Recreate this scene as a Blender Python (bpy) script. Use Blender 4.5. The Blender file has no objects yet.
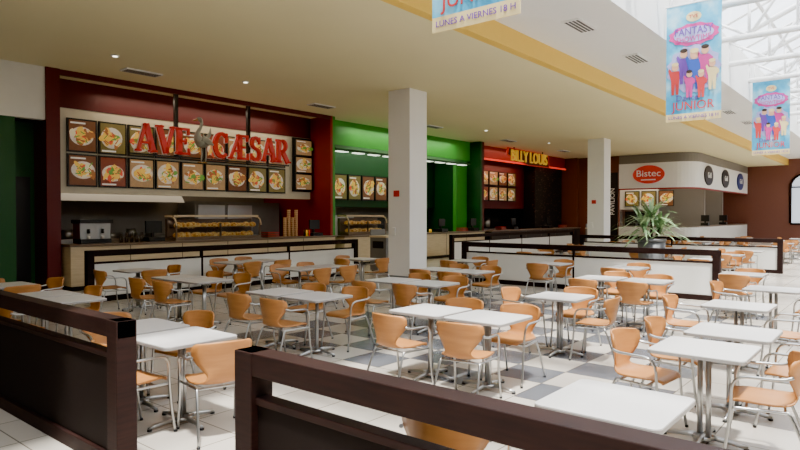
import bpy, bmesh, math, random
from mathutils import Vector, Matrix
random.seed(7)
K=1.125
scene=bpy.context.scene
COL=scene.collection

# ---------------------------------------------------------------- materials
def mat(name,col,rough=.5,metal=0,emit=None,es=0,var=.06,scale=6,bump=0.0,coat=0,spec=None):
    m=bpy.data.materials.new(name); m.use_nodes=True
    nt=m.node_tree; n=nt.nodes; l=nt.links
    b=n['Principled BSDF']
    b.inputs['Roughness'].default_value=rough
    b.inputs['Metallic'].default_value=metal
    if spec is not None: b.inputs['Specular IOR Level'].default_value=spec
    g=n.new('ShaderNodeNewGeometry'); ns=n.new('ShaderNodeTexNoise'); ns.inputs['Scale'].default_value=scale
    l.new(g.outputs['Position'],ns.inputs['Vector'])
    r=n.new('ShaderNodeMix'); r.data_type='RGBA'
    r.inputs['A'].default_value=(*[max(0,c*(1-var)) for c in col],1)
    r.inputs['B'].default_value=(*[min(1,c*(1+var)) for c in col],1)
    l.new(ns.outputs['Fac'],r.inputs['Factor'])
    l.new(r.outputs['Result'],b.inputs['Base Color'])
    if emit:
        b.inputs['Emission Color'].default_value=(*emit,1); b.inputs['Emission Strength'].default_value=es
    return m

def ramp_mat(name,stops,scale,rough=.5,es=0,tex='noise',detail=4,stretch=None,spec=None):
    m=bpy.data.materials.new(name); m.use_nodes=True
    nt=m.node_tree; n=nt.nodes; l=nt.links; b=n['Principled BSDF']
    if spec is not None: b.inputs['Specular IOR Level'].default_value=spec
    g=n.new('ShaderNodeNewGeometry')
    src=g.outputs['Position']
    if stretch:
        mp=n.new('ShaderNodeMapping'); mp.inputs['Scale'].default_value=stretch
        l.new(src,mp.inputs['Vector']); src=mp.outputs['Vector']
    t=n.new('ShaderNodeTexNoise'); t.inputs['Detail'].default_value=detail; t.inputs['Scale'].default_value=scale; out=t.outputs['Fac']
    l.new(src,t.inputs['Vector'])
    cr=n.new('ShaderNodeValToRGB'); e=cr.color_ramp.elements
    e[0].position=stops[0][0]; e[0].color=(*stops[0][1],1)
    e[1].position=stops[-1][0]; e[1].color=(*stops[-1][1],1)
    for p,c in stops[1:-1]:
        x=e.new(p); x.color=(*c,1)
    l.new(out,cr.inputs['Fac']); l.new(cr.outputs['Color'],b.inputs['Base Color'])
    b.inputs['Roughness'].default_value=rough
    if es:
        l.new(cr.outputs['Color'],b.inputs['Emission Color']); b.inputs['Emission Strength'].default_value=es
    return m

M={}
M['cream']=mat('cream_ceiling_paint',(.86,.77,.46),.75,scale=.6,var=.04)
M['yellow']=mat('yellow_cove_glow',(.88,.58,.10),.6,var=.03)  # upstand yellow, with the cove light's glow painted into the base colour
M['white']=mat('white_paint',(.86,.86,.84),.6,var=.02)
M['wwall']=mat('grey_plaster',(.16,.15,.14),.8,var=.05)
M['colwhite']=mat('column_paint',(.90,.89,.87),.55,var=.03,scale=2)
M['steelwhite']=mat('white_steel',(.9,.9,.9),.4,var=.02)
M['orange']=ramp_mat('chair_plywood_orange',[(.3,(.37,.145,.034)),(.7,(.48,.205,.054))],3,rough=.4,stretch=(1,1,6))
M['chrome']=mat('satin_aluminium',(.46,.46,.45),.3,1,var=.05)
M['ttop']=mat('laminate_table_top',(.58,.56,.54),.3,var=.03,scale=20)
M['tedge']=mat('table_edge',(.28,.26,.24),.4)
M['dwood']=ramp_mat('dark_wood',[(.3,(.010,.0035,.003)),(.7,(.020,.007,.005))],4,rough=.6,stretch=(1,1,12),spec=.2)
M['panel']=mat('white_laminate_panel',(.76,.75,.70),.4,var=.03)
M['dpanel']=mat('dark_panel',(.010,.006,.005),.7,spec=.15)
M['maroon']=mat('maroon_paint',(.10,.006,.008),.5)
M['red']=mat('red_paint',(.28,.010,.010),.45)
M['signred']=mat('sign_red',(.58,.025,.025),.3,emit=(.8,.03,.03),es=.2)
M['green']=mat('green_paint',(.045,.32,.035),.45)
M['dgreen']=mat('dark_green_paint',(.010,.07,.018),.5)
M['black']=mat('black_metal',(.012,.012,.012),.4)
M['dark']=mat('dark_wall',(.026,.020,.017),.6)
M['steel']=mat('stainless_steel',(.42,.42,.41),.35,1,scale=3)
M['kit']=mat('kitchen_wall',(.20,.18,.155),.5,scale=2)
M['beige']=ramp_mat('beige_counter_laminate',[(.3,(.60,.47,.29)),(.7,(.70,.57,.37))],3,rough=.4,stretch=(1,1,8))
M['ctop']=mat('counter_top',(.18,.13,.095),.3)
M['creampanel']=mat('cream_panel',(.66,.59,.42),.5,emit=(.9,.8,.6),es=.08)
M['lamp']=mat('lamp_glow',(1,.95,.85),.5,emit=(1,.93,.78),es=9)
M['wlamp']=mat('strip_glow',(1,1,.9),.5,emit=(.9,1,.8),es=4)
M['rlamp']=mat('red_glow',(1,.1,.05),.5,emit=(1,.04,.03),es=1.2)
M['brick']=mat('red_brown_wall',(.16,.055,.035),.6)
M['glass']=mat('window_glass',(.7,.8,.9),.1,emit=(.75,.85,1),es=1.2)
M['gold']=mat('yellow_letter',(.9,.55,.03),.4,emit=(1,.55,.04),es=.45)
M['offw']=mat('letter_white',(.9,.9,.88),.5)
M['blue']=mat('sign_blue',(.02,.04,.18),.4)
M['leaf']=ramp_mat('leaf_green',[(.3,(.06,.19,.06)),(.7,(.40,.52,.26))],5,rough=.45)
M['pot']=mat('grey_pot',(.10,.10,.10),.5)
M['soil']=mat('soil',(.05,.03,.02),.9)
M['goose']=mat('goose_grey',(.36,.36,.30),.5)
M['beak']=mat('beak_orange',(.45,.22,.05),.4)
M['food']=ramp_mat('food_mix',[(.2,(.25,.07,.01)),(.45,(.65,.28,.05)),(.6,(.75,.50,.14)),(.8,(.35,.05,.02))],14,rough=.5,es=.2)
def pic(nm,c,e=.6): M[nm]=mat(nm,c,.35,emit=c,es=e,var=.35,scale=16)
pic('pic_brown',(.14,.05,.018)); pic('pic_olive',(.16,.12,.03)); pic('pic_tan',(.36,.21,.09)); pic('pic_dark',(.045,.028,.02)); pic('pic_red',(.18,.04,.02))
pic('f_plate',(.66,.60,.50),.45); pic('f_meat',(.34,.12,.03)); pic('f_fry',(.85,.48,.08)); pic('f_green',(.12,.30,.04)); pic('f_red',(.60,.07,.03)); pic('f_rice',(.80,.66,.42)); pic('f_cap',(.75,.70,.60))
M['plate']=mat('plate_white',(.78,.75,.70),.3)
M['cup']=mat('paper_cup',(.60,.36,.18),.6)
M['bottle']=mat('bottle_dark',(.03,.015,.01),.15)
M['grille']=mat('diffuser_dark',(.05,.05,.05),.5)
M['redplate']=mat('red_notice',(.6,.02,.02),.4)
M['grey']=mat('grey_plastic',(.18,.18,.18),.5)
M['cloth']=ramp_mat('banner_sky_cloth',[(.35,(.03,.33,.60)),(.54,(.10,.48,.72)),(.72,(.46,.72,.82))],2.2,rough=.7,es=.05)
M['mag']=mat('print_magenta',(.60,.04,.28),.6); M['pur']=mat('print_purple',(.16,.05,.40),.6)
M['pblue']=mat('print_blue',(.03,.10,.50),.6); M['skin']=mat('print_skin',(.75,.42,.26),.6)
M['pgold']=mat('print_gold',(.82,.66,.32),.6); M['pred']=mat('print_red',(.6,.04,.04),.6)
M['pwhite']=mat('print_white',(.9,.9,.88),.6); M['plil']=mat('print_lilac',(.42,.42,.75),.6)
M['blackpat']=ramp_mat('black_patterned_panel',[(.0,(.010,.010,.010)),(.62,(.012,.012,.012)),(.66,(.14,.11,.08))],5,rough=.5,stretch=(1,1,3))

g=bpy.data.materials.new('skylight_glazing'); g.use_nodes=True
nt=g.node_tree; nt.nodes.clear()
o=nt.nodes.new('ShaderNodeOutputMaterial'); mx=nt.nodes.new('ShaderNodeMixShader'); t=nt.nodes.new('ShaderNodeBsdfTransparent'); gl=nt.nodes.new('ShaderNodeBsdfGlossy')
fr=nt.nodes.new('ShaderNodeFresnel'); fr.inputs['IOR'].default_value=1.2; t.inputs['Color'].default_value=(.93,.96,1,1); gl.inputs['Roughness'].default_value=.05
nt.links.new(fr.outputs[0],mx.inputs[0]); nt.links.new(t.outputs[0],mx.inputs[1]); nt.links.new(gl.outputs[0],mx.inputs[2]); nt.links.new(mx.outputs[0],o.inputs[0])
M['glazing']=g
cg=g.copy(); cg.name='display_glass'; M['cglass']=cg

def floor_mat():
    m=bpy.data.materials.new('floor_tiles'); m.use_nodes=True
    nt=m.node_tree; n=nt.nodes; l=nt.links; b=n['Principled BSDF']
    ge=n.new('ShaderNodeNewGeometry'); sp=n.new('ShaderNodeSeparateXYZ'); l.new(ge.outputs['Position'],sp.inputs[0])
    def mth(op,a,bv=None):
        q=n.new('ShaderNodeMath'); q.operation=op
        for i,v in enumerate((a,bv)):
            if v is None: continue
            if isinstance(v,(int,float)): q.inputs[i].default_value=v
            else: l.new(v,q.inputs[i])
        return q.outputs[0]
    T=.6
    fx=mth('FLOOR',mth('DIVIDE',sp.outputs[0],T)); fy=mth('FLOOR',mth('DIVIDE',sp.outputs[1],T))
    par=mth('ABSOLUTE',mth('MODULO',mth('ADD',fx,fy),2))
    reg=mth('MULTIPLY',mth('MULTIPLY',mth('GREATER_THAN',sp.outputs[0],5.4),mth('LESS_THAN',sp.outputs[0],13.2)),mth('MULTIPLY',mth('LESS_THAN',sp.outputs[1],7.8),mth('GREATER_THAN',sp.outputs[1],1.8)))
    chk=mth('MULTIPLY',mth('GREATER_THAN',par,.5),reg)
    br=n.new('ShaderNodeTexBrick'); br.offset=0; br.inputs['Scale'].default_value=1; br.inputs['Brick Width'].default_value=T; br.inputs['Row Height'].default_value=T; br.inputs['Mortar Size'].default_value=.006
    br.inputs['Color1'].default_value=(1,1,1,1); br.inputs['Color2'].default_value=(.90,.90,.90,1); br.inputs['Mortar'].default_value=(.35,.33,.30,1)
    l.new(ge.outputs['Position'],br.inputs['Vector'])
    mx=n.new('ShaderNodeMix'); mx.data_type='RGBA'; mx.inputs['A'].default_value=(.50,.45,.385,1); mx.inputs['B'].default_value=(.115,.12,.135,1)
    l.new(chk,mx.inputs['Factor'])
    ml=n.new('ShaderNodeMix'); ml.data_type='RGBA'; ml.blend_type='MULTIPLY'; ml.inputs['Factor'].default_value=1
    l.new(mx.outputs['Result'],ml.inputs['A']); l.new(br.outputs['Color'],ml.inputs['B'])
    l.new(ml.outputs['Result'],b.inputs['Base Color']); b.inputs['Roughness'].default_value=.25
    return m
M['floor']=floor_mat()

# ---------------------------------------------------------------- builder
def cr_pts(pts,sub):
    P=[Vector(p) for p in pts]
    if len(P)<3 or sub<2: return P,[i for i in range(len(P))]
    out=[];idx=[]
    for i in range(len(P)-1):
        p0=P[i-1] if i>0 else P[i]*2-P[i+1]; p1=P[i];p2=P[i+1]; p3=P[i+2] if i+2<len(P) else P[i+1]*2-P[i]
        for k in range(sub):
            t=k/sub
            out.append(.5*((2*p1)+(p2-p0)*t+(2*p0-5*p1+4*p2-p3)*t*t+(3*p1-p0-3*p2+p3)*t**3)); idx.append(i+t)
    out.append(P[-1]); idx.append(len(P)-1)
    return out,idx

class Bd:
    def __init__(s): s.bm=bmesh.new(); s.m=[]
    def mi(s,k):
        if k not in s.m: s.m.append(k)
        return s.m.index(k)
    def box(s,x0,x1,y0,y1,z0,z1,k,mtx=None):
        x0,x1=sorted((x0,x1)); y0,y1=sorted((y0,y1)); z0,z1=sorted((z0,z1))
        v=[s.bm.verts.new((x,y,z)) for z in (z0,z1) for y in (y0,y1) for x in (x0,x1)]
        if mtx:
            for q in v: q.co=mtx@q.co
        for f in ((0,2,3,1),(4,5,7,6),(0,1,5,4),(2,6,7,3),(0,4,6,2),(1,3,7,5)):
            s.bm.faces.new([v[i] for i in f]).material_index=s.mi(k)
        return v
    def poly(s,pts,k):
        f=s.bm.faces.new([s.bm.verts.new(p) for p in pts]); f.material_index=s.mi(k); return f
    def prism(s,pts,d,k):
        a=[s.bm.verts.new(p) for p in pts]; b=[s.bm.verts.new(Vector(p)+Vector(d)) for p in pts]
        n=len(a); i=s.mi(k)
        s.bm.faces.new(a).material_index=i; s.bm.faces.new(b[::-1]).material_index=i
        for j in range(n): s.bm.faces.new([a[j],b[j],b[(j+1)%n],a[(j+1)%n]]).material_index=i
    def tube(s,pts,r,k,sides=8,sub=4,flat=1.0,cap=True):
        P,idx=cr_pts(pts,sub)
        rs=[]
        for t in idx:
            if isinstance(r,(list,tuple)):
                i=min(int(t),len(r)-2); f=t-i; rs.append(r[i]*(1-f)+r[i+1]*f)
            else: rs.append(r)
        mi=s.mi(k); rings=[]
        up=None
        for i,p in enumerate(P):
            d=(P[min(i+1,len(P)-1)]-P[max(i-1,0)]).normalized()
            if up is None:
                up=Vector((0,0,1)) if abs(d.z)<.9 else Vector((0,1,0))
            u=(up-d*up.dot(d)).normalized(); w=d.cross(u); up=u
            rings.append([s.bm.verts.new(p+(u*math.cos(a)+w*flat*math.sin(a))*rs[i]) for a in [2*math.pi*j/sides for j in range(sides)]])
        for a,b in zip(rings,rings[1:]):
            for j in range(sides):
                f=s.bm.faces.new([a[j],a[(j+1)%sides],b[(j+1)%sides],b[j]]); f.material_index=mi; f.smooth=True
        if cap:
            s.bm.faces.new(rings[0][::-1]).material_index=mi; s.bm.faces.new(rings[-1]).material_index=mi
    def cyl(s,c,r,h,k,n=20,r2=None):
        r2=r if r2 is None else r2
        a=[s.bm.verts.new((c[0]+r*math.cos(2*math.pi*i/n),c[1]+r*math.sin(2*math.pi*i/n),c[2])) for i in range(n)]
        b=[s.bm.verts.new((c[0]+r2*math.cos(2*math.pi*i/n),c[1]+r2*math.sin(2*math.pi*i/n),c[2]+h)) for i in range(n)]
        mi=s.mi(k)
        s.bm.faces.new(a[::-1]).material_index=mi; s.bm.faces.new(b).material_index=mi
        for j in range(n):
            f=s.bm.faces.new([a[j],a[(j+1)%n],b[(j+1)%n],b[j]]); f.material_index=mi; f.smooth=True
    def ell(s,c,r,k,u=12,v=8):
        g=bmesh.ops.create_uvsphere(s.bm,u_segments=u,v_segments=v,radius=1)
        for q in g['verts']: q.co=Vector((c[0]+q.co.x*r[0],c[1]+q.co.y*r[1],c[2]+q.co.z*r[2]))
        mi=s.mi(k)
        for q in g['verts']:
            for f in q.link_faces: f.material_index=mi; f.smooth=True
    def text(s,body,size,mtx,k,ext=.01,width=None):
        c=bpy.data.curves.new('t','FONT'); c.body=body; c.size=size; c.extrude=ext; c.align_x='CENTER'; c.align_y='CENTER'; c.resolution_u=3
        o=bpy.data.objects.new('t',c); COL.objects.link(o)
        dg=bpy.context.evaluated_depsgraph_get(); me=bpy.data.meshes.new_from_object(o.evaluated_get(dg))
        if width and len(me.vertices):
            w=max(v.co.x for v in me.vertices)-min(v.co.x for v in me.vertices)
            for v in me.vertices: v.co.x*=width/w
        me.transform(mtx)
        st=len(s.bm.faces); s.bm.from_mesh(me); s.bm.faces.ensure_lookup_table()
        mi=s.mi(k)
        for f in s.bm.faces[st:]: f.material_index=mi
        bpy.data.objects.remove(o); bpy.data.curves.remove(c); bpy.data.meshes.remove(me)
    def mesh(s,name,scale=1,recalc=True):
        if scale!=1: bmesh.ops.scale(s.bm,vec=(scale,)*3,verts=s.bm.verts)
        if recalc: bmesh.ops.recalc_face_normals(s.bm,faces=s.bm.faces)
        me=bpy.data.meshes.new(name); s.bm.to_mesh(me); s.bm.free()
        for k in s.m: me.materials.append(M[k])
        return me
    def obj(s,name,scale=K,bevel=0,parent=None):
        me=s.mesh(name,scale); o=bpy.data.objects.new(name,me); COL.objects.link(o)
        c=Vector((0,0,0))
        if me.vertices:
            xs=[v.co for v in me.vertices]
            c=Vector(((min(v.x for v in xs)+max(v.x for v in xs))/2,(min(v.y for v in xs)+max(v.y for v in xs))/2,min(v.z for v in xs)))
            me.transform(Matrix.Translation(-c)); o.location=c
        if bevel:
            b=o.modifiers.new('bevel','BEVEL'); b.width=bevel; b.segments=2; b.limit_method='ANGLE'
        return o
def inst(me,name,loc,rz=0,scale=(1,1,1)):
    o=bpy.data.objects.new(name,me); COL.objects.link(o); o.location=loc; o.rotation_euler=(0,0,rz); o.scale=scale; return o
FS=lambda x,y,z: Matrix.Translation((x,y,z))@Matrix.Rotation(math.pi/2,4,'X')
FW=lambda x,y,z: Matrix.Translation((x,y,z))@Matrix.Rotation(-math.pi/2,4,'Z')@Matrix.Rotation(math.pi/2,4,'X')
def simple(name,*a,**kw):
    b=Bd(); b.box(*a); return b.obj(name,**kw)

X0,X1,YS,YN=-6,44,-9,17.2
CZ=4.65; SZ=5.02; SF=13.7
# ---------------------------------------------------------------- room
simple('floor',X0-.2,X1+.2,YS-.2,YN+.2,-.2,0,'floor')
simple('ceiling',X0,X1,5.8,YN,CZ,CZ+.2,'cream')
b=Bd(); b.box(X0,X1,5.62,5.8,CZ,SZ+.1,'yellow'); b.obj('trim_1')
b=Bd(); b.box(X0,X1,3.7,5.62,SZ,SZ+.2,'white'); b.box(X0,X1,3.55,3.7,SZ-.12,6.1,'white'); b.obj('trim_2')
b=Bd(); b.box(X0,X1,YS,-3.7,SZ,SZ+.2,'cream'); b.box(X0,X1,-3.7,-3.55,SZ-.12,6.1,'white'); b.obj('ceiling_south')
simple('wall_south',X0,X1,YS-.2,YS,0,6,'kit')
simple('wall_west',X0-.2,X0,YS,YN,0,8,'wwall')
simple('wall_north',X0,X1,YN,YN+.2,0,5,'dark')
b=Bd(); b.box(X1,X1+.2,YS,YN,0,8,'brick')
b.obj('wall_east')
for i,yc in enumerate((4.7,1.6,-1.5)):
    b=Bd()
    n=12; w=.8
    pts=[(X1-.04,yc-w,1.1),(X1-.04,yc+w,1.1)]+[(X1-.04,yc+w*math.cos(math.pi*j/n),3.3+w*math.sin(math.pi*j/n)) for j in range(n+1)]
    b.prism(pts,(.03,0,0),'glass')
    ring=[(X1-.06,yc-w,1.1),(X1-.06,yc-w,3.3)]+[(X1-.06,yc-w*math.cos(math.pi*j/n),3.3+w*math.sin(math.pi*j/n)) for j in range(1,n+1)]+[(X1-.06,yc+w,1.1)]
    b.tube(ring,.07,'dwood',6,1); b.box(X1-.08,X1-.03,yc-.03,yc+.03,1.1,4.1,'dwood'); b.box(X1-.08,X1-.03,yc-w,yc+w,3.25,3.33,'dwood'); b.box(X1-.1,X1-.02,yc-w,yc+w,1.0,1.12,'dwood')
    b.obj('window_%d'%(i+1))
b=Bd()
for sgn in (1,-1):
    b.poly([(X0,3.6*sgn,6.1),(X1,3.6*sgn,6.1),(X1,0,7.7),(X0,0,7.7)],'glazing')
    for f in (0,.25,.5,.75,1):
        y=3.6*sgn*(1-f); z=6.1+1.6*f
        b.tube([(X0,y,z-.05),(X1,y,z-.05)],.05,'steelwhite',4,1)
    x=X0
    while x<=X1:
        b.tube([(x,3.6*sgn,6.1),(x,0,7.7)],.035,'steelwhite',4,1); x+=1.25
b.obj('window_4')
tb=Bd()
tb.tube([(0,3.55,5.45),(0,-3.55,5.45)],.07,'steelwhite',6,1)
for sgn in (1,-1): tb.tube([(0,3.55*sgn,6.0),(0,0,7.55)],.07,'steelwhite',6,1)
N=8
for i in range(N+1):
    y=-3.55+7.1*i/N; zt=6.0+1.55*(1-abs(y)/3.55)
    tb.tube([(0,y,5.45),(0,y,zt)],.035,'steelwhite',5,1)
    if i<N:
        y2=-3.55+7.1*(i+1)/N; zt2=6.0+1.55*(1-abs(y2)/3.55)
        if i%2: tb.tube([(0,y,5.45),(0,y2,zt2)],.035,'steelwhite',5,1)
        else: tb.tube([(0,y,zt),(0,y2,5.45)],.035,'steelwhite',5,1)
tme=tb.mesh('roof_truss',K)
x=X0+1
while x<X1:
    inst(tme,'roof_truss',(x*K,0,0)); x+=2.5
for x,y in ((-.6,9.55),(11.84,9.55),(24.2,9.6)):
    b=Bd(); b.box(x-.34,x+.34,y-.34,y+.34,0,CZ,'colwhite'); b.box(x-.36,x+.36,y-.36,y+.36,0,.12,'grey')
    b.box(x-.36,x-.34,y-.02,y+.16,2.05,2.2,'redplate'); b.box(x-.365,x-.34,y+.1,y+.2,1.1,1.3,'offw')
    b.obj('column',bevel=.012)
db=Bd(); db.box(-.4,.4,-.16,.16,-.03,0,'white')
for i in range(4): db.box(-.37,.37,-.13+.07*i,-.09+.07*i,-.035,-.028,'grille')
dme=db.mesh('air_diffuser',K)
for x in (1.4,6.6,11.8,17,22.2,27.4): inst(dme,'air_diffuser',(x*K,12.6*K,CZ*K))
x=4.6
while x<31: inst(dme,'air_diffuser',(x*K,4.58*K,SZ*K)); x+=3
lb=Bd(); lb.cyl((0,0,-.02),.09,.02,'white'); lb.cyl((0,0,-.025),.05,.01,'lamp')
lme=lb.mesh('ceiling_downlight',1)
for x in (3,5.6,8.6,13.8,19,24,29): inst(lme,'ceiling_downlight',(x*K,11.7*K,CZ*K))

# ---------------------------------------------------------------- shopfront shells
b=Bd(); b.box(13.2,13.3,SF,YN,0,CZ,'red'); b.box(13.3,13.4,SF,YN,0,CZ,'green'); b.obj('wall_shop_divider_1')
b=Bd(); b.box(5.1,5.37,SF-.05,YN,0,CZ,'maroon'); b.obj('wall_shop_divider_2')
b=Bd(); b.box(21.75,21.88,SF-.05,YN,0,CZ,'dgreen'); b.box(21.88,22.02,SF-.05,YN,0,CZ,'maroon'); b.obj('wall_shop_divider_3')
b=Bd(); b.box(31.35,31.62,SF-.05,YN,0,CZ,'brick'); b.obj('wall_shop_divider_4')
b=Bd(); b.box(X0,5.1,SF,SF+.2,3.56,CZ,'panel'); b.box(3.9,4.55,SF+.02,SF+.2,0,3.56,'dgreen'); b.box(X0,3.9,SF+.02,SF+.2,0,3.56,'dark'); b.box(4.55,5.1,SF+.6,SF+.8,0,3.56,'dgreen')
b.box(4.62,5.0,SF+.55,SF+.6,.1,2.4,'black'); b.obj('wall_north_left')
b=Bd(); b.box(5.37,13.2,SF-.02,SF+.08,4.54,CZ,'maroon')
b.box(5.37,13.2,14.6,14.8,4.01,CZ,'maroon'); b.obj('trim_3')
simple('wall_shop_menu_bulkhead',5.37,13.2,14.62,14.8,2.1,4.01,'creampanel')
b=Bd()
b.box(5.4,13.15,16.9,17.15,0,4.6,'kit'); b.obj('wall_kitchen')

L='L';A='A'
GL={
'A':(.86,[(L,.08,0,.4,1,.10),(L,.42,1,.72,0,.20),(L,.2,.33,.6,.33,.09),(L,-.02,.03,.2,.03,.07),(L,.54,.03,.88,.03,.07)]),
'V':(.86,[(L,.12,1,.43,0,.20),(L,.43,0,.74,1,.10),(L,-.02,.97,.30,.97,.07),(L,.62,.97,.86,.97,.07)]),
'E':(.74,[(L,.16,0,.16,1,.20),(L,0,.035,.62,.035,.09),(L,0,.965,.6,.965,.09),(L,.15,.5,.48,.5,.09),(L,.61,0,.61,.24,.07),(L,.59,.76,.59,1,.07),(L,.46,.4,.46,.6,.06)]),
'C':(.84,[(A,.42,.5,.34,.46,50,310,.18),(L,.67,.62,.67,.98,.08)]),
'Æ':(1.14,[(L,.05,0,.52,1,.10),(L,.56,0,.56,1,.19),(L,.22,.33,.56,.33,.09),(L,-.06,.03,.18,.03,.07),(L,.45,.035,1.0,.035,.09),(L,.4,.965,.98,.965,.09),(L,.56,.5,.84,.5,.09),(L,1.0,0,1.0,.24,.07),(L,.97,.76,.97,1,.07)]),
'S':(.68,[(A,.3,.735,.21,.22,20,275,.15),(A,.3,.26,.23,.23,95,-160,.16),(L,.52,.70,.52,.98,.06),(L,.06,.02,.06,.28,.06)]),
'R':(.84,[(L,.15,0,.15,1,.20),(A,.36,.74,.22,.23,95,-95,.16),(L,0,.965,.38,.965,.08),(L,.15,.5,.38,.5,.08),(L,.38,.5,.72,0,.19),(L,0,.03,.32,.03,.07),(L,.62,.03,.88,.03,.07)]),
}
def letters(b,word,x,z,h,wid,y,k,gr=0.0,dp=.09):
    tot=sum(GL[c][0] for c in word); sx=wid/tot
    for c in word:
        w,st=GL[c]
        for q in st:
            if q[0]==L:
                segs=[((q[1],q[2]),(q[3],q[4]),q[5])]
            else:
                n=14; pt=[(q[1]+q[3]*math.cos(math.radians(q[5]+(q[6]-q[5])*i/n)),q[2]+q[4]*math.sin(math.radians(q[5]+(q[6]-q[5])*i/n))) for i in range(n+1)]
                segs=[(pt[i],pt[i+1],q[7]*(.55+.45*math.sin(math.pi*(i+.5)/n))) for i in range(n)]
            for p,r,ww in segs:
                p=Vector((x+p[0]*sx,z+p[1]*h)); r=Vector((x+r[0]*sx,z+r[1]*h)); d=(r-p)
                if d.length<1e-6: continue
                nn=Vector((-d.y,d.x)).normalized()*(ww*h/2+gr)
                e=d.normalized()*(.006+gr)
                b.prism([(v.x,y,v.y) for v in (p-nn-e,r-nn+e,r+nn+e,p+nn-e)],(0,-dp,0),k)
        x+=w*sx
b=Bd()
for x in (8.07,10.2): b.box(x-.045,x+.045,SF+.03,SF+.11,3.0,CZ,'black')
b.box(6.9,11.6,SF+.04,SF+.09,3.0,3.04,'black')
for wd,xx,ww in (('AVE',7.0,1.42),('CÆSAR',9.04,2.5)):
    letters(b,wd,xx,3.08,.64,ww,SF,'signred'); letters(b,wd,xx,3.08,.64,ww,SF+.015,'offw',.010,.03)
b.obj('restaurant_sign')
b=Bd(); gx=8.66; gy=SF-.12
b.tube([(gx+.24,gy,3.40),(gx+.13,gy,3.40),(gx-.02,gy,3.42),(gx-.11,gy,3.52),(gx-.10,gy,3.66),(gx-.03,gy,3.78),(gx,gy,3.90),(gx-.05,gy,3.98),(gx-.13,gy,3.97)],[.02,.10,.15,.10,.055,.04,.036,.055,.035],'goose',12,4)
b.tube([(gx-.12,gy,3.965),(gx-.24,gy,3.93)],[.035,.01],'beak',8,1)
b.tube([(gx-.06,gy-.12,3.5),(gx+.1,gy-.15,3.42),(gx+.27,gy-.1,3.36)],[.08,.08,.02],'goose',8,4,flat=.4)
for dx in (-.02,.1):
    b.tube([(gx+dx,gy,3.32),(gx+dx+.02,gy,3.12),(gx+dx,gy,2.92)],.018,'goose',6,2); b.box(gx+dx-.08,gx+dx+.03,gy-.04,gy+.04,2.9,2.92,'beak')
b.tube([(gx+.08,gy,3.45),(gx+.22,gy,3.62),(gx+.25,gy,3.8)],[.05,.05,.01],'goose',8,3,flat=.4)
b.obj('goose_figure')

def blob(b,cx,cz,rx,rz,y,k,n=16,jit=0,rot=0):
    pts=[]
    for i in range(n):
        a=2*math.pi*i/n; r=1+random.uniform(-jit,jit); px_=rx*r*math.cos(a); pz_=rz*r*math.sin(a)
        pts.append((cx+px_*math.cos(rot)-pz_*math.sin(rot),y,cz+px_*math.sin(rot)+pz_*math.cos(rot)))
    b.prism(pts,(0,-.003,0),k)
def menu_mesh(seed):
    random.seed(seed)
    mb=Bd(); mb.box(-.5,.5,0,.06,-.5,.5,'black')
    mb.box(-.44,.44,-.005,.01,-.45,.45,random.choice(['pic_brown','pic_olive','pic_tan','pic_brown','pic_red','pic_tan']))
    cx=random.uniform(-.05,.05); cz=random.uniform(-.08,.04); rx=random.uniform(.38,.42); rz=rx*random.uniform(.62,.85)
    blob(mb,cx,cz,rx,rz,-.006,'f_plate',20)
    y=-.011
    for i in range(random.randint(18,24)):
        a=random.uniform(0,6.28); r=random.uniform(.05,.85)
        blob(mb,cx+rx*r*math.cos(a),cz+rz*r*math.sin(a),random.uniform(.07,.16),random.uniform(.05,.12),y,random.choice(['f_meat','f_fry','f_green','f_red','f_rice','f_meat','f_fry','f_fry']),9,.35,random.uniform(0,3)); y-=.0012
    for i in range(14):
        a=random.uniform(-.9,.9); x_=cx+random.uniform(-.27,.27); z_=cz+random.uniform(-.2,.2); c,s=math.cos(a)*.09,math.sin(a)*.09
        mb.prism([(x_-c+s*.2,y,z_-s-c*.2),(x_+c+s*.2,y,z_+s-c*.2),(x_+c-s*.2,y,z_+s+c*.2),(x_-c-s*.2,y,z_-s+c*.2)],(0,-.003,0),random.choice(['f_fry','f_fry','f_green','f_meat'])); y-=.001
    zc=-.39 if seed%2 else .38
    mb.box(-.4,.1,-.010,0,zc-.035,zc+.015,'f_cap')
    return mb.mesh('menu_board',1)
MV=[menu_mesh(s) for s in range(11,21)]
random.seed(5); bc=[0]
def board(x,y,z,w,h,rz=0):
    bc[0]+=1; inst(MV[(bc[0]*3+bc[0]//10)%10],'menu_board',(x*K,y*K,z*K),rz,(w*K,1,h*K))
for i in range(9): board(5.84+.35+.70*i,14.53,2.62,.66,.74)
for i in range(9): board(5.84+.35+.70*i,14.53,3.41,.66,.76)
b=Bd(); b.box(12.4,13.14,14.5,14.56,2.32,3.98,'black'); b.obj('menu_board_frame')
for i in range(3): board(12.77,14.43,2.62+.53*i,.70,.50)

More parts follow.
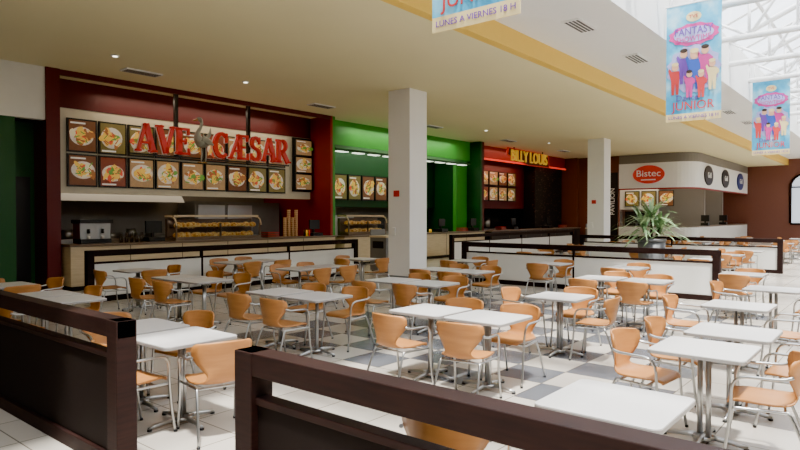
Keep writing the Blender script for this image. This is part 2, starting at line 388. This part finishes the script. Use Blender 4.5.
b=Bd(); b.box(5.6,9.6,15.9,16.8,0,.95,'steel'); b.box(5.6,9.6,15.85,16.85,.95,1.0,'steel')
b.prism([(6,15.6,1.95),(6,16.8,1.95),(6,16.8,2.5),(6,16.1,2.5)],(3.4,0,0),'steel')
b.box(9.9,13,15.9,16.8,0,2.0,'grey'); b.box(10,10.9,15.88,15.9,.1,1.9,'steel'); b.box(11,11.9,15.88,15.9,.1,1.9,'steel')
for i in range(6): b.cyl((6.0+.55*i,16.3,1.0),.13,.12+.1*(i%3),'steel',14)
b.obj('kitchen_equipment')
def counter(name,x0,x1,y0,y1,h,k='beige',panels=6):
    b=Bd(); b.box(x0,x1,y0+.04,y1,.1,h-.05,k); b.box(x0+.05,x1-.05,y0+.1,y1-.05,0,.1,'dark'); b.box(x0-.03,x1+.03,y0,y1+.03,h-.05,h,'ctop')
    for i in range(1,panels):
        x=x0+(x1-x0)*i/panels; b.box(x-.01,x+.01,y0+.033,y0+.045,.1,h-.05,'ctop')
    return b.obj(name,bevel=.01)
counter('service_counter',5.45,13.1,13.35,14.05,.98)
counter('service_counter',13.5,21.65,13.35,14.05,.95)
counter('service_counter',22.2,31.2,13.35,14.05,.95,'dark')
def display(x0,x1,h):
    b=Bd(); b.box(x0,x1,13.5,14.0,h,1.06,'ctop'); b.box(x0,x1,13.9,14.0,1.06,1.5,'ctop')
    for x in (x0,x1): b.tube([(x,13.48,1.34),(x,13.55,1.5),(x,13.75,1.56),(x,14.0,1.56)],.02,'beige',6,3)
    b.box(x0,x1,13.6,14.02,1.55,1.6,'beige'); b.box(x0+.05,x1-.05,13.58,13.88,1.29,1.305,'ctop')
    for x in (x0+.02,(x0+x1)/2,x1-.02): b.box(x-.02,x+.02,13.5,13.54,1.06,1.4,'ctop')
    b.box(x0+.04,x1-.04,13.5,13.505,1.06,1.45,'cglass')
    nn=int((x1-x0-.25)/.145)
    for lv in (1.06,1.305):
        for i in range(nn+1): b.ell((x0+.15+.145*i,13.7+random.uniform(-.06,.06),lv+.045),(.09,.12,.05+.03*random.random()),'food',8,6)
    b.obj('food_display_case')
display(7.9,10.4,.985); display(13.8,15.6,.955)
b=Bd()
b.box(5.75,6.4,13.6,14.0,.985,1.08,'black'); b.box(5.75,6.4,13.65,14.0,1.08,1.42,'steel'); b.box(5.72,6.43,13.58,14.02,1.42,1.5,'black')
for x in (5.92,6.22): b.cyl((x,13.62,1.2),.03,.1,'black',10); b.cyl((x,13.62,1.085),.03,.06,'plate',10)
b.obj('coffee_machine')
for x in (7.42,12.5,19,21.2,24.5,28):
    h=.985 if x<13 else .955
    b=Bd(); b.box(x-.2,x+.2,13.5,13.9,h,1.08,'black'); b.box(x-.03,x+.03,13.68,13.74,1.05,1.22,'black'); b.box(x-.2,x+.2,13.64,13.69,1.18,1.46,'black'); b.obj('cash_register')
b=Bd()
for i in range(10):
    x=6.55+.06*i; b.cyl((x,13.5+.05*(i%2),.985),.024,.16,'bottle',8); b.cyl((x,13.5+.05*(i%2),1.14),.01,.07,'bottle',8)
b.obj('sauce_bottles')
b=Bd()
for i in range(4):
    for j in range(10+i%2*4): b.cyl((11.4+.14*i,13.7,.985+.055*j),.045,.05,'cup',10,.055)
b.obj('paper_cup_stack')
b=Bd()
for i in range(6):
    x=11.95+.05*i; b.cyl((x,13.5+.06*(i%2),.985),.022,.18,('bottle','signred','gold')[i%3],8); b.cyl((x,13.5+.06*(i%2),1.16),.01,.06,'bottle',8)
b.obj('sauce_bottles')
for x,y,h0 in ((10.8,13.6,.985),(16.3,13.6,.955),(20.3,13.6,.955),(23.3,13.6,.955),(29.5,13.6,.955)):
    b=Bd()
    for j in range(6): b.box(x-.2,x+.2,y-.15,y+.15,h0+.025*j,h0+.015+.025*j,'redplate' if j%2 else 'ctop')
    b.obj('serving_tray_stack',bevel=.004)
b=Bd()
for i in range(7):
    x=17.0+.2*i; b.cyl((x,13.6+.05*(i%3),.955),.05,.12+.08*(i%3),('signred','plate','gold','steel')[i%4],10)
b.obj('condiment_jars')

# green stall
b=Bd(); b.box(13.42,21.7,14.15,14.3,3.85,CZ,'green'); b.box(13.42,13.5,14.3,16.0,0,CZ,'green'); b.box(13.42,21.7,16.0,16.2,1.9,CZ,'dgreen'); b.box(20.9,21.7,14.3,14.45,0,CZ,'green')
b.box(13.42,20.3,16.9,17.1,0,2,'kit'); b.obj('wall_green_stall')
b=Bd(); b.prism([(13.5,13.75,3.62),(13.5,14.13,3.78),(13.5,14.13,3.86),(13.5,13.75,3.70)],(7.6,0,0),'dgreen')
for i in range(10): b.box(13.7+.76*i,14.1+.76*i,13.8,14.0,3.61,3.64,'wlamp')
b.obj('stall_canopy')
for i in range(9): board(14.3+.74*i,15.85,2.62,.68,.95)
b=Bd(); b.box(14,20,15.3,15.95,0,.95,'steel'); b.box(14.5,16,15.4,15.9,.95,1.6,'steel'); b.box(17,17.8,15.4,15.9,.95,1.5,'black')
for i in range(8): b.cyl((18.2+.2*i,15.6,.95),.07,.3+.08*(i%3),('steel','plate','signred')[i%3],10)
b.obj('kitchen_equipment')
# red stall
b=Bd(); b.box(22.05,31.3,14.3,14.45,4.1,CZ,'red'); b.box(22.05,28.2,15.1,15.25,1.9,CZ,'maroon'); b.box(28.2,31.3,14.5,14.65,0,4.1,'blackpat'); b.box(22.05,28.2,16.5,16.7,0,2,'dark'); b.box(28.2,28.3,14.65,15.2,0,4.1,'black')
b.box(22.05,22.12,14.3,15.1,0,4.1,'red'); b.obj('wall_red_stall')
b=Bd(); b.box(22.2,31.2,14.2,14.25,4.02,4.09,'rlamp'); b.obj('neon_strip_light')
for i in range(4):
    for j in range(2): board(24.1+.85*i,14.95,2.6+.72*j,.78,.66)
b=Bd(); b.prism([(23.9,SF-.05,4.28),(25.9,SF-.05,3.9),(28.1,SF-.05,3.92),(28.0,SF-.05,4.5),(25.9,SF-.05,4.58),(24.0,SF-.05,4.6)],(0,.05,0),'signred')
b.prism([(24.0,SF-.06,4.30),(25.9,SF-.06,3.94),(28.0,SF-.06,3.96),(27.9,SF-.06,4.46),(25.9,SF-.06,4.54),(24.1,SF-.06,4.56)],(0,.02,0),'maroon')
b.text('BILLY LOUIS',.72,FS(25.95,SF-.1,4.25),'gold',.03,3.5)
for x in (24.6,27.4): b.box(x-.03,x+.03,SF-.04,SF,4.4,CZ,'black')
b.obj('restaurant_sign')
b=Bd(); b.box(23,27.8,15.4,16.4,0,.95,'steel'); b.box(23.5,24.6,15.5,16.3,.95,1.7,'steel'); b.cyl((26,16,.95),.2,.5,'steel'); b.obj('kitchen_equipment')

# east stalls
b=Bd(); b.box(31.65,31.8,11.5,SF+.1,0,CZ,'brick'); b.box(31.59,31.65,11.55,12.6,.2,3.8,'black')
b.text('PAVILION',.32,Matrix.Translation((31.58,11.8,2.3))@Matrix.Rotation(-math.pi/2,4,'Z')@Matrix.Rotation(math.pi/2,4,'X')@Matrix.Rotation(math.pi/2,4,'Z'),'offw',.005)
b.obj('wall_east_stall')
path=[(31.5,11.45)]+[(32.5-math.cos(math.radians(a)),8.8-math.sin(math.radians(a))) for a in range(0,91,10)]+[(X1-.15,7.8)]
def ribbon(b,path,z0,z1,k,th=.12):
    for p,q in zip(path,path[1:]):
        d=Vector((q[0]-p[0],q[1]-p[1],0)).normalized(); nn=Vector((-d.y,d.x,0))*th
        b.prism([(p[0],p[1],z0),(q[0],q[1],z0),(q[0],q[1],z1),(p[0],p[1],z1)],nn,k)
b=Bd()
ribbon(b,path,2.95,4.2,'white'); ribbon(b,path,4.2,CZ-.01,'kit'); ribbon(b,path,2.88,2.95,'red')
b.obj('stall_fascia')
b=Bd(); ribbon(b,path,.1,1.0,'panel',.5); ribbon(b,path,1.0,1.05,'ctop',.55); ribbon(b,[(p[0]+.05,p[1]+.05) for p in path],0,.1,'dark',.4); b.obj('service_counter')
b=Bd(); b.box(34.6,34.8,10.45,13.6,0,CZ,'panel'); b.box(34.8,X1,10.45,10.6,0,CZ,'kit'); b.obj('wall_stall_back')
for i,x in enumerate((36.2,40.4)): simple('wall_stall_divider_%d'%(i+5),x,x+.2,8.5,10.3,0,CZ,'kit')
for y in (9.4,10.3,11.2): board(34.5,y+.6,2.5,.8,.85,-math.pi/2)
for x in (37,38,39,41.2,42.2): board(x,10.35,2.5,.85,.8)
b=Bd(); b.box(33.4,34.4,10.6,13.2,0,1.9,'steel'); b.box(33.38,33.4,10.7,11.8,.1,1.8,'black'); b.box(33.38,33.4,11.95,13.1,.1,1.8,'grey'); b.obj('kitchen_equipment')
for x,y in ((31.75,10.8),(31.75,9.6),(34.5,8.05),(38.5,8.05)):
    b=Bd(); b.box(x-.18,x+.18,y-.18,y+.18,1.055,1.2,'black'); b.box(x-.04,x+.04,y-.04,y+.04,1.2,1.3,'black'); b.box(x-.05,x+.02,y-.2,y+.2,1.28,1.6,'black'); b.obj('cash_register')
n=28
b=Bd()
b.prism([(31.49,9.95+.82*math.cos(2*math.pi*i/n),3.62+.50*math.sin(2*math.pi*i/n)) for i in range(n)],(-.05,0,0),'offw')
b.prism([(31.44,9.95+.77*math.cos(2*math.pi*i/n),3.62+.455*math.sin(2*math.pi*i/n)) for i in range(n)],(-.04,0,0),'signred')
b.text('Bistec',.45,FW(31.38,9.95,3.66),'offw',.01,1.15); b.box(31.38,31.4,9.6,10.3,3.33,3.38,'offw'); b.obj('restaurant_sign')
for x,k in ((33.9,'black'),(37.6,'black'),(41.5,'blue')):
    b=Bd()
    b.prism([(x+.85*math.cos(2*math.pi*i/n),7.79,3.6+.5*math.sin(2*math.pi*i/n)) for i in range(n)],(0,-.05,0),k)
    b.text('Grill',.4,FS(x,7.72,3.6),'offw',.01); b.obj('restaurant_sign')

# ---------------------------------------------------------------- partitions
def partition(ax,c,a0,a1,pm,h=.95):
    b=Bd()
    def bx(u0,u1,w0,w1,z0,z1,k):
        if ax=='x': b.box(u0,u1,c+w0,c+w1,z0,z1,k)
        else: b.box(c+w0,c+w1,u0,u1,z0,z1,k)
    bx(a0,a1,-.06,.06,h-.11,h,'dwood')
    n=max(1,round((a1-a0)/2.6))
    for i in range(n+1):
        u=a0+(a1-a0)*i/n; lo=max(a0,u-.065); hi=min(a1,u+.065)
        if i==0: hi=a0+.13
        if i==n: lo=a1-.13
        if i in (0,n): bx(lo,hi,-.065,.065,0,h,'dwood')
        else: bx(u-.02,u+.02,-.04,.04,.1,h-.1,'dwood')
    bx(a0+.1,a1-.1,-.025,.025,.1,.72,pm)
    bx(a0+.1,a1-.1,-.04,.04,.70,.735,'dwood'); bx(a0+.1,a1-.1,-.05,.05,0,.1,'dwood')
    return b.obj('low_partition',bevel=.006)
partition('x',11.5,4.94,12.05,'panel')
partition('x',11.5,16.5,26,'panel')
partition('y',12.5,2.65,8.35,'panel')
partition('y',19.5,2.6,8.35,'panel')
partition('y',1.83,-4.5,2.5,'dpanel')
partition('y',1.83,3.7,9.5,'dpanel')
for x,y in ((12.95,11.25),(13.75,11.25),(27,10.9)):
    b=Bd(); b.box(x-.3,x+.3,y-.3,y+.3,.06,.98,'grey'); b.box(x-.27,x+.27,y-.27,y+.27,0,.06,'black'); b.box(x-.32,x+.32,y-.32,y+.32,.98,1.03,'beige'); b.box(x-.2,x+.2,y-.31,y-.29,.68,.88,'black'); b.box(x-.3,x+.3,y+.26,y+.3,1.03,1.2,'grey'); b.box(x-.31,x-.295,y-.2,y+.2,.68,.88,'black'); b.obj('waste_bin',bevel=.01)

# ---------------------------------------------------------------- chair
def chair_mesh():
    b=Bd()
    prof=[(.235,.425,.17,0,0),(.21,.448,.20,0,.004),(.12,.447,.222,0,.012),(0,.436,.228,0,.02),(-.11,.436,.215,.0,.022),(-.175,.455,.165,.0,.02),(-.205,.50,.135,.01,.012),(-.222,.56,.16,.04,0),(-.238,.63,.215,.085,0),(-.252,.70,.248,.11,0),(-.265,.765,.245,.11,0),(-.272,.80,.215,.10,-.012)]
    P,idx=cr_pts([(p[0],p[1],p[2]) for p in prof],2)
    n=10; rows=[]
    for p,t in zip(P,idx):
        i=min(int(t),len(prof)-2); f=t-i
        c=prof[i][3]*(1-f)+prof[i+1][3]*f; d=prof[i][4]*(1-f)+prof[i+1][4]*f
        rows.append([b.bm.verts.new((p.z*(2*j/n-1),p.x+c*(2*j/n-1)**2,p.y+d*(2*j/n-1)**2)) for j in range(n+1)])
    mi=b.mi('orange'); fs=[]
    for r,q in zip(rows,rows[1:]):
        for j in range(n):
            f=b.bm.faces.new([r[j],r[j+1],q[j+1],q[j]]); f.material_index=mi; f.smooth=True; fs.append(f)
    bmesh.ops.recalc_face_normals(b.bm,faces=fs)
    bmesh.ops.solidify(b.bm,geom=fs,thickness=.014)
    for s in (-1,1):
        b.tube([(s*.245,.27,0),(s*.24,.235,.22),(s*.24,.215,.44),(s*.248,.205,.58),(s*.255,.15,.645),(s*.262,.02,.655),(s*.262,-.10,.66),(s*.245,-.165,.68)],.0115,'chrome',7,3)
        b.tube([(s*.235,-.29,0),(s*.222,-.23,.2),(s*.205,-.15,.40),(s*.20,-.10,.415),(s*.22,.10,.415),(s*.238,.21,.415)],.0115,'chrome',7,3)
        b.cyl((s*.245,.27,0),.015,.02,'black',8); b.cyl((s*.235,-.29,0),.015,.02,'black',8)
    b.tube([(-.22,.12,.412),(.22,.12,.412)],.010,'chrome',6,1); b.tube([(-.2,-.12,.412),(.2,-.12,.412)],.010,'chrome',6,1)
    return b.mesh('dining_chair',1)
CH=chair_mesh()
def table_mesh():
    b=Bd(); w=.345; r=.05; n=5
    pts=[]
    for cx,cy,a0 in ((w-r,w-r,0),(-w+r,w-r,90),(-w+r,-w+r,180),(w-r,-w+r,270)):
        for i in range(n+1):
            a=math.radians(a0+90*i/n); pts.append((cx+r*math.cos(a),cy+r*math.sin(a)))
    b.prism([(x,y,.722) for x,y in pts],(0,0,.022),'tedge')
    b.prism([(x*.992,y*.992,.7441) for x,y in pts],(0,0,.006),'ttop')
    b.box(-.2,.2,-.03,.03,.70,.722,'grey'); b.box(-.03,.03,-.2,.2,.70,.722,'grey')
    for s in (-.04,.04): b.tube([(s,s,.04),(s,s,.70)],.021,'chrome',10,1)
    b.cyl((0,0,.03),.085,.03,'chrome',16)
    for a in range(4):
        c,s=math.cos(a*math.pi/2),math.sin(a*math.pi/2)
        b.tube([(c*.05,s*.05,.05),(c*.18,s*.18,.04),(c*.31,s*.31,.022)],[.024,.02,.014],'chrome',8,2)
        b.cyl((c*.30,s*.30,0),.02,.018,'black',10)
    return b.mesh('cafe_table',1)
TB=table_mesh()
def table(x,y,rz=0): inst(TB,'cafe_table',(x*K,y*K,0),math.radians(rz))
def chair(x,y,a,j=6): inst(CH,'dining_chair',(x*K,y*K,0),math.radians(a-90+random.uniform(-j,j)))
OFF=.43
def grp(pts,sides,skip=()):
    k=0
    for x,y in pts:
        table(x,y,random.uniform(-2,2))
        for s in sides:
            k+=1
            o=OFF+random.uniform(-.02,.10)
            if k in skip: continue
            jt=random.uniform(-.02,.02)
            if s=='W': chair(x-o,y+jt,0)
            if s=='E': chair(x+o,y+jt,180)
            if s=='S': chair(x+jt,y-o,90)
            if s=='N': chair(x+jt,y+o,-90)
table(2.56,4.30); table(2.56,4.96); chair(2.60,3.90,74,0); chair(3.02,5.0,180); chair(2.55,5.42,-90); chair(2.16,4.35,5,0)
table(4.85,3.62); table(4.85,2.96); chair(4.40,2.9,8,0); chair(4.36,3.62,-4,0); chair(5.30,2.95,178); chair(5.32,3.6,184)
table(4.68,1.09); table(5.5,1.07); chair(4.74,1.53,-96,0); chair(5.50,1.52,-88,0); chair(4.60,.70,98,0); chair(5.45,.62,88)
table(3.05,1.12); chair(2.42,1.66,15,0)
grp([(6.62,3.08)],'SNE'); grp([(7.15,1.34)],'SN'); grp([(9.0,1.3)],'SN')
grp([(4.84,5.25),(4.84,5.91)],'WE')
grp([(6.75,5.05),(6.75,5.71)],'WE')
grp([(5.0,7.8),(5.0,8.46)],'WE'); grp([(2.9,7.2),(2.9,7.86)],'WE',(2,))
grp([(7.15,8.2),(7.81,8.2)],'SN'); grp([(5.2,10.1)],'WES'); grp([(7.3,10.3),(7.96,10.3)],'SN')
grp([(8.6,5.6),(8.6,6.26)],'WE'); grp([(8.95,2.85),(8.95,3.51)],'WE')
grp([(11.0,3.85),(11.0,5.3)],'WE'); grp([(10.6,7.0)],'WES'); grp([(9.6,9.0)],'WSN'); grp([(11.0,2.0)],'WE'); grp([(2.95,9.3)],'NSE')
for x in (14.2,16.2,18.1,21.2,23.6,26.2,28.6):
    for y in (.9,3.2,5.4,7.4):
        if (x,y)==(14.2,5.4): continue
        grp([(x+random.uniform(-.15,.15),y+random.uniform(-.2,.2))],random.choice(['WE','WES','NS','WN']))

# ---------------------------------------------------------------- plant
b=Bd(); px,py=14.45,4.5
b.cyl((px,py,0),.24,1.0,'pot',24,.30); b.cyl((px,py,1.0),.315,.06,'pot',24); b.cyl((px,py,1.055),.28,.012,'soil',20)
for sx,sy,h in ((0,0,1.66),(-.16,.14,1.4),(.18,-.14,1.35)):
    b.tube([(px+sx*.4,py+sy*.4,1.05),(px+sx*.8,py+sy*.8,1.25),(px+sx,py+sy,h)],.03,'soil',7,2)
    for i in range(46):
        a=random.uniform(0,2*math.pi); el=random.uniform(-.1,1.35); Ln=random.uniform(.55,.92)
        z0=h-random.uniform(0,.22); d=Vector((math.cos(a)*math.cos(el),math.sin(a)*math.cos(el),math.sin(el)))
        side=Vector((-math.sin(a),math.cos(a),0)); prev=None; mi=b.mi('leaf')
        for j in range(6):
            t=j/5; p=Vector((px+sx,py+sy,z0))+d*Ln*t+Vector((0,0,-.38*Ln*t*t)); w=.030*math.sin(math.pi*min(1,.12+t*.88))+.001
            cur=(b.bm.verts.new(p-side*w),b.bm.verts.new(p+side*w))
            if prev:
                f=b.bm.faces.new([prev[0],prev[1],cur[1],cur[0]]); f.material_index=mi; f.smooth=True
            prev=cur
b.obj('potted_dracaena')

# ---------------------------------------------------------------- banners
def banner(x):
    b=Bd(); y0,y1=2.56,3.49; z0,z1=3.32,5.45; yc=3.02
    b.box(x,x+.012,y0,y1,z0+.14,z1,'cloth')
    b.box(x,x+.012,y0,y1,z0,z0+.14,'pgold')
    b.tube([(x+.006,y0-.02,z1),(x+.006,y1+.02,z1)],.016,'steelwhite',8,1)
    for y in (y0+.05,y1-.05): b.tube([(x,y,z1),(x,y,5.95)],.006,'steelwhite',5,1)
    def D(y,z,ry,rz,k,o=.004,n=20,rag=0):
        b.prism([(x-o,y+ry*(1+(rag if i%2 else 0))*math.cos(2*math.pi*i/n),z+rz*(1+(rag if i%2 else 0))*math.sin(2*math.pi*i/n)) for i in range(n)],(-.003,0,0),k)
    D(yc,5.2,.13,.09,'pgold'); b.text('TVE',.09,FW(x-.01,yc,5.2),'pred',.002)
    D(yc,4.88,.40,.19,'mag',.004,24,.10); D(yc,4.88,.34,.14,'plil',.008)
    b.text('FANTASY',.19,FW(x-.014,yc,4.94),'pur',.003,.64); b.text('SHOWTIME',.14,FW(x-.014,yc,4.80),'mag',.003,.58)
    D(yc,4.26,.42,.40,'plil',.004,26,.12)
    figs=[(3.33,4.15,1.2,'pred'),(3.18,4.36,1.3,'pur'),(3.0,4.30,1.5,'pblue'),(2.82,4.38,1.3,'mag'),(2.70,4.15,1.1,'pgold'),(3.08,4.02,1.0,'mag'),(2.88,4.0,1.0,'pred')]
    for i,(fy,fz,s,k) in enumerate(figs):
        o=.010+.004*i
        b.prism([(x-o,fy-.06*s,fz-.05*s),(x-o,fy-.05*s,fz-.28*s),(x-o,fy-.012*s,fz-.28*s),(x-o,fy,fz-.1*s),(x-o,fy+.012*s,fz-.28*s),(x-o,fy+.05*s,fz-.28*s),(x-o,fy+.06*s,fz-.05*s),(x-o,fy+.10*s,fz+.1*s),(x-o,fy+.08*s,fz+.13*s),(x-o,fy+.05*s,fz+.08*s),(x-o,fy-.05*s,fz+.08*s),(x-o,fy-.1*s,fz+.03*s),(x-o,fy-.1*s,fz-.02*s)],(-.002,0,0),k)
        D(fy,fz+.14*s,.05*s,.06*s,'skin',o+.003,14); D(fy,fz+.185*s,.052*s,.03*s,'soil' if i%2 else 'pgold',o+.006,12)
    b.text('Dance',.15,FW(x-.01,yc+.1,3.74),'pur',.003); b.text('JUNIOR',.22,FW(x-.01,yc,3.59),'pred',.003,.72)
    b.text('LUNES A VIERNES 18 H',.08,FW(x-.008,yc,3.39),'pur',.002,.84)
    return b.obj('hanging_banner')
for x in (4.7,12.0,20.2): banner(x)

# ---------------------------------------------------------------- lights
w=bpy.data.worlds.new('sky_world'); scene.world=w; w.use_nodes=True
n=w.node_tree.nodes; bg=n['Background']; bg.inputs['Color'].default_value=(.93,.96,1,1); bg.inputs['Strength'].default_value=9
def light(kind,name,loc,energy,col=(1,1,1),size=1,sy=None,rot=(0,0,0),**kw):
    d=bpy.data.lights.new(name,kind); d.energy=energy; d.color=col
    if kind=='AREA':
        d.size=size
        if sy: d.shape='RECTANGLE'; d.size_y=sy
    o=bpy.data.objects.new(name,d); COL.objects.link(o); o.location=[c*K for c in loc]; o.rotation_euler=rot
    return o
p=light('AREA','skylight_portal',((X0+X1)/2,0,6.1),1,size=(X1-X0)*K,sy=7.1*K); p.data.cycles.is_portal=True
s=light('SUN','sun',(0,-10,20),26.0,(1,.96,.88)); s.data.angle=math.radians(4); s.rotation_euler=Vector((.20,.22,-1)).to_track_quat('-Z','Y').to_euler()
warm=(1,.82,.60)
light('AREA','stall_light',(9.3,14.2,4.45),90,warm,6,.4)
light('AREA','stall_light',(9.3,15.9,3.9),70,warm,6,1)
light('AREA','stall_light',(17.5,15.2,4.4),190,(.95,1,.8),6,.6)
light('AREA','stall_light',(17.5,13.8,4.5),120,(.9,1,.7),7,.3)
light('AREA','stall_light',(25,14.7,3.95),80,(1,.45,.30),5,.4)
light('AREA','stall_light',(26,13.95,4.55),50,(1,.6,.4),7,.3)
light('AREA','stall_light',(33.0,10.5,4.4),260,warm,2,3)
light('AREA','stall_light',(39,9.2,4.4),140,warm,6,1)
for x in (3,8.6,13.8,19,24,29):
    light('AREA','downlight_lamp',(x,11.7,CZ-.06),30,(1,.86,.62),.2)

# ---------------------------------------------------------------- camera
c=bpy.data.cameras.new('camera'); c.lens=27.6; c.sensor_width=36; c.clip_end=300
co=bpy.data.objects.new('camera',c); COL.objects.link(co); co.location=(0,0,1.6*K)
co.rotation_euler=(math.radians(90-.93),0,math.radians(39.6-90))
scene.camera=co
scene.view_settings.view_transform='AgX'
scene.view_settings.look='AgX - Punchy'
scene.view_settings.exposure=-.05
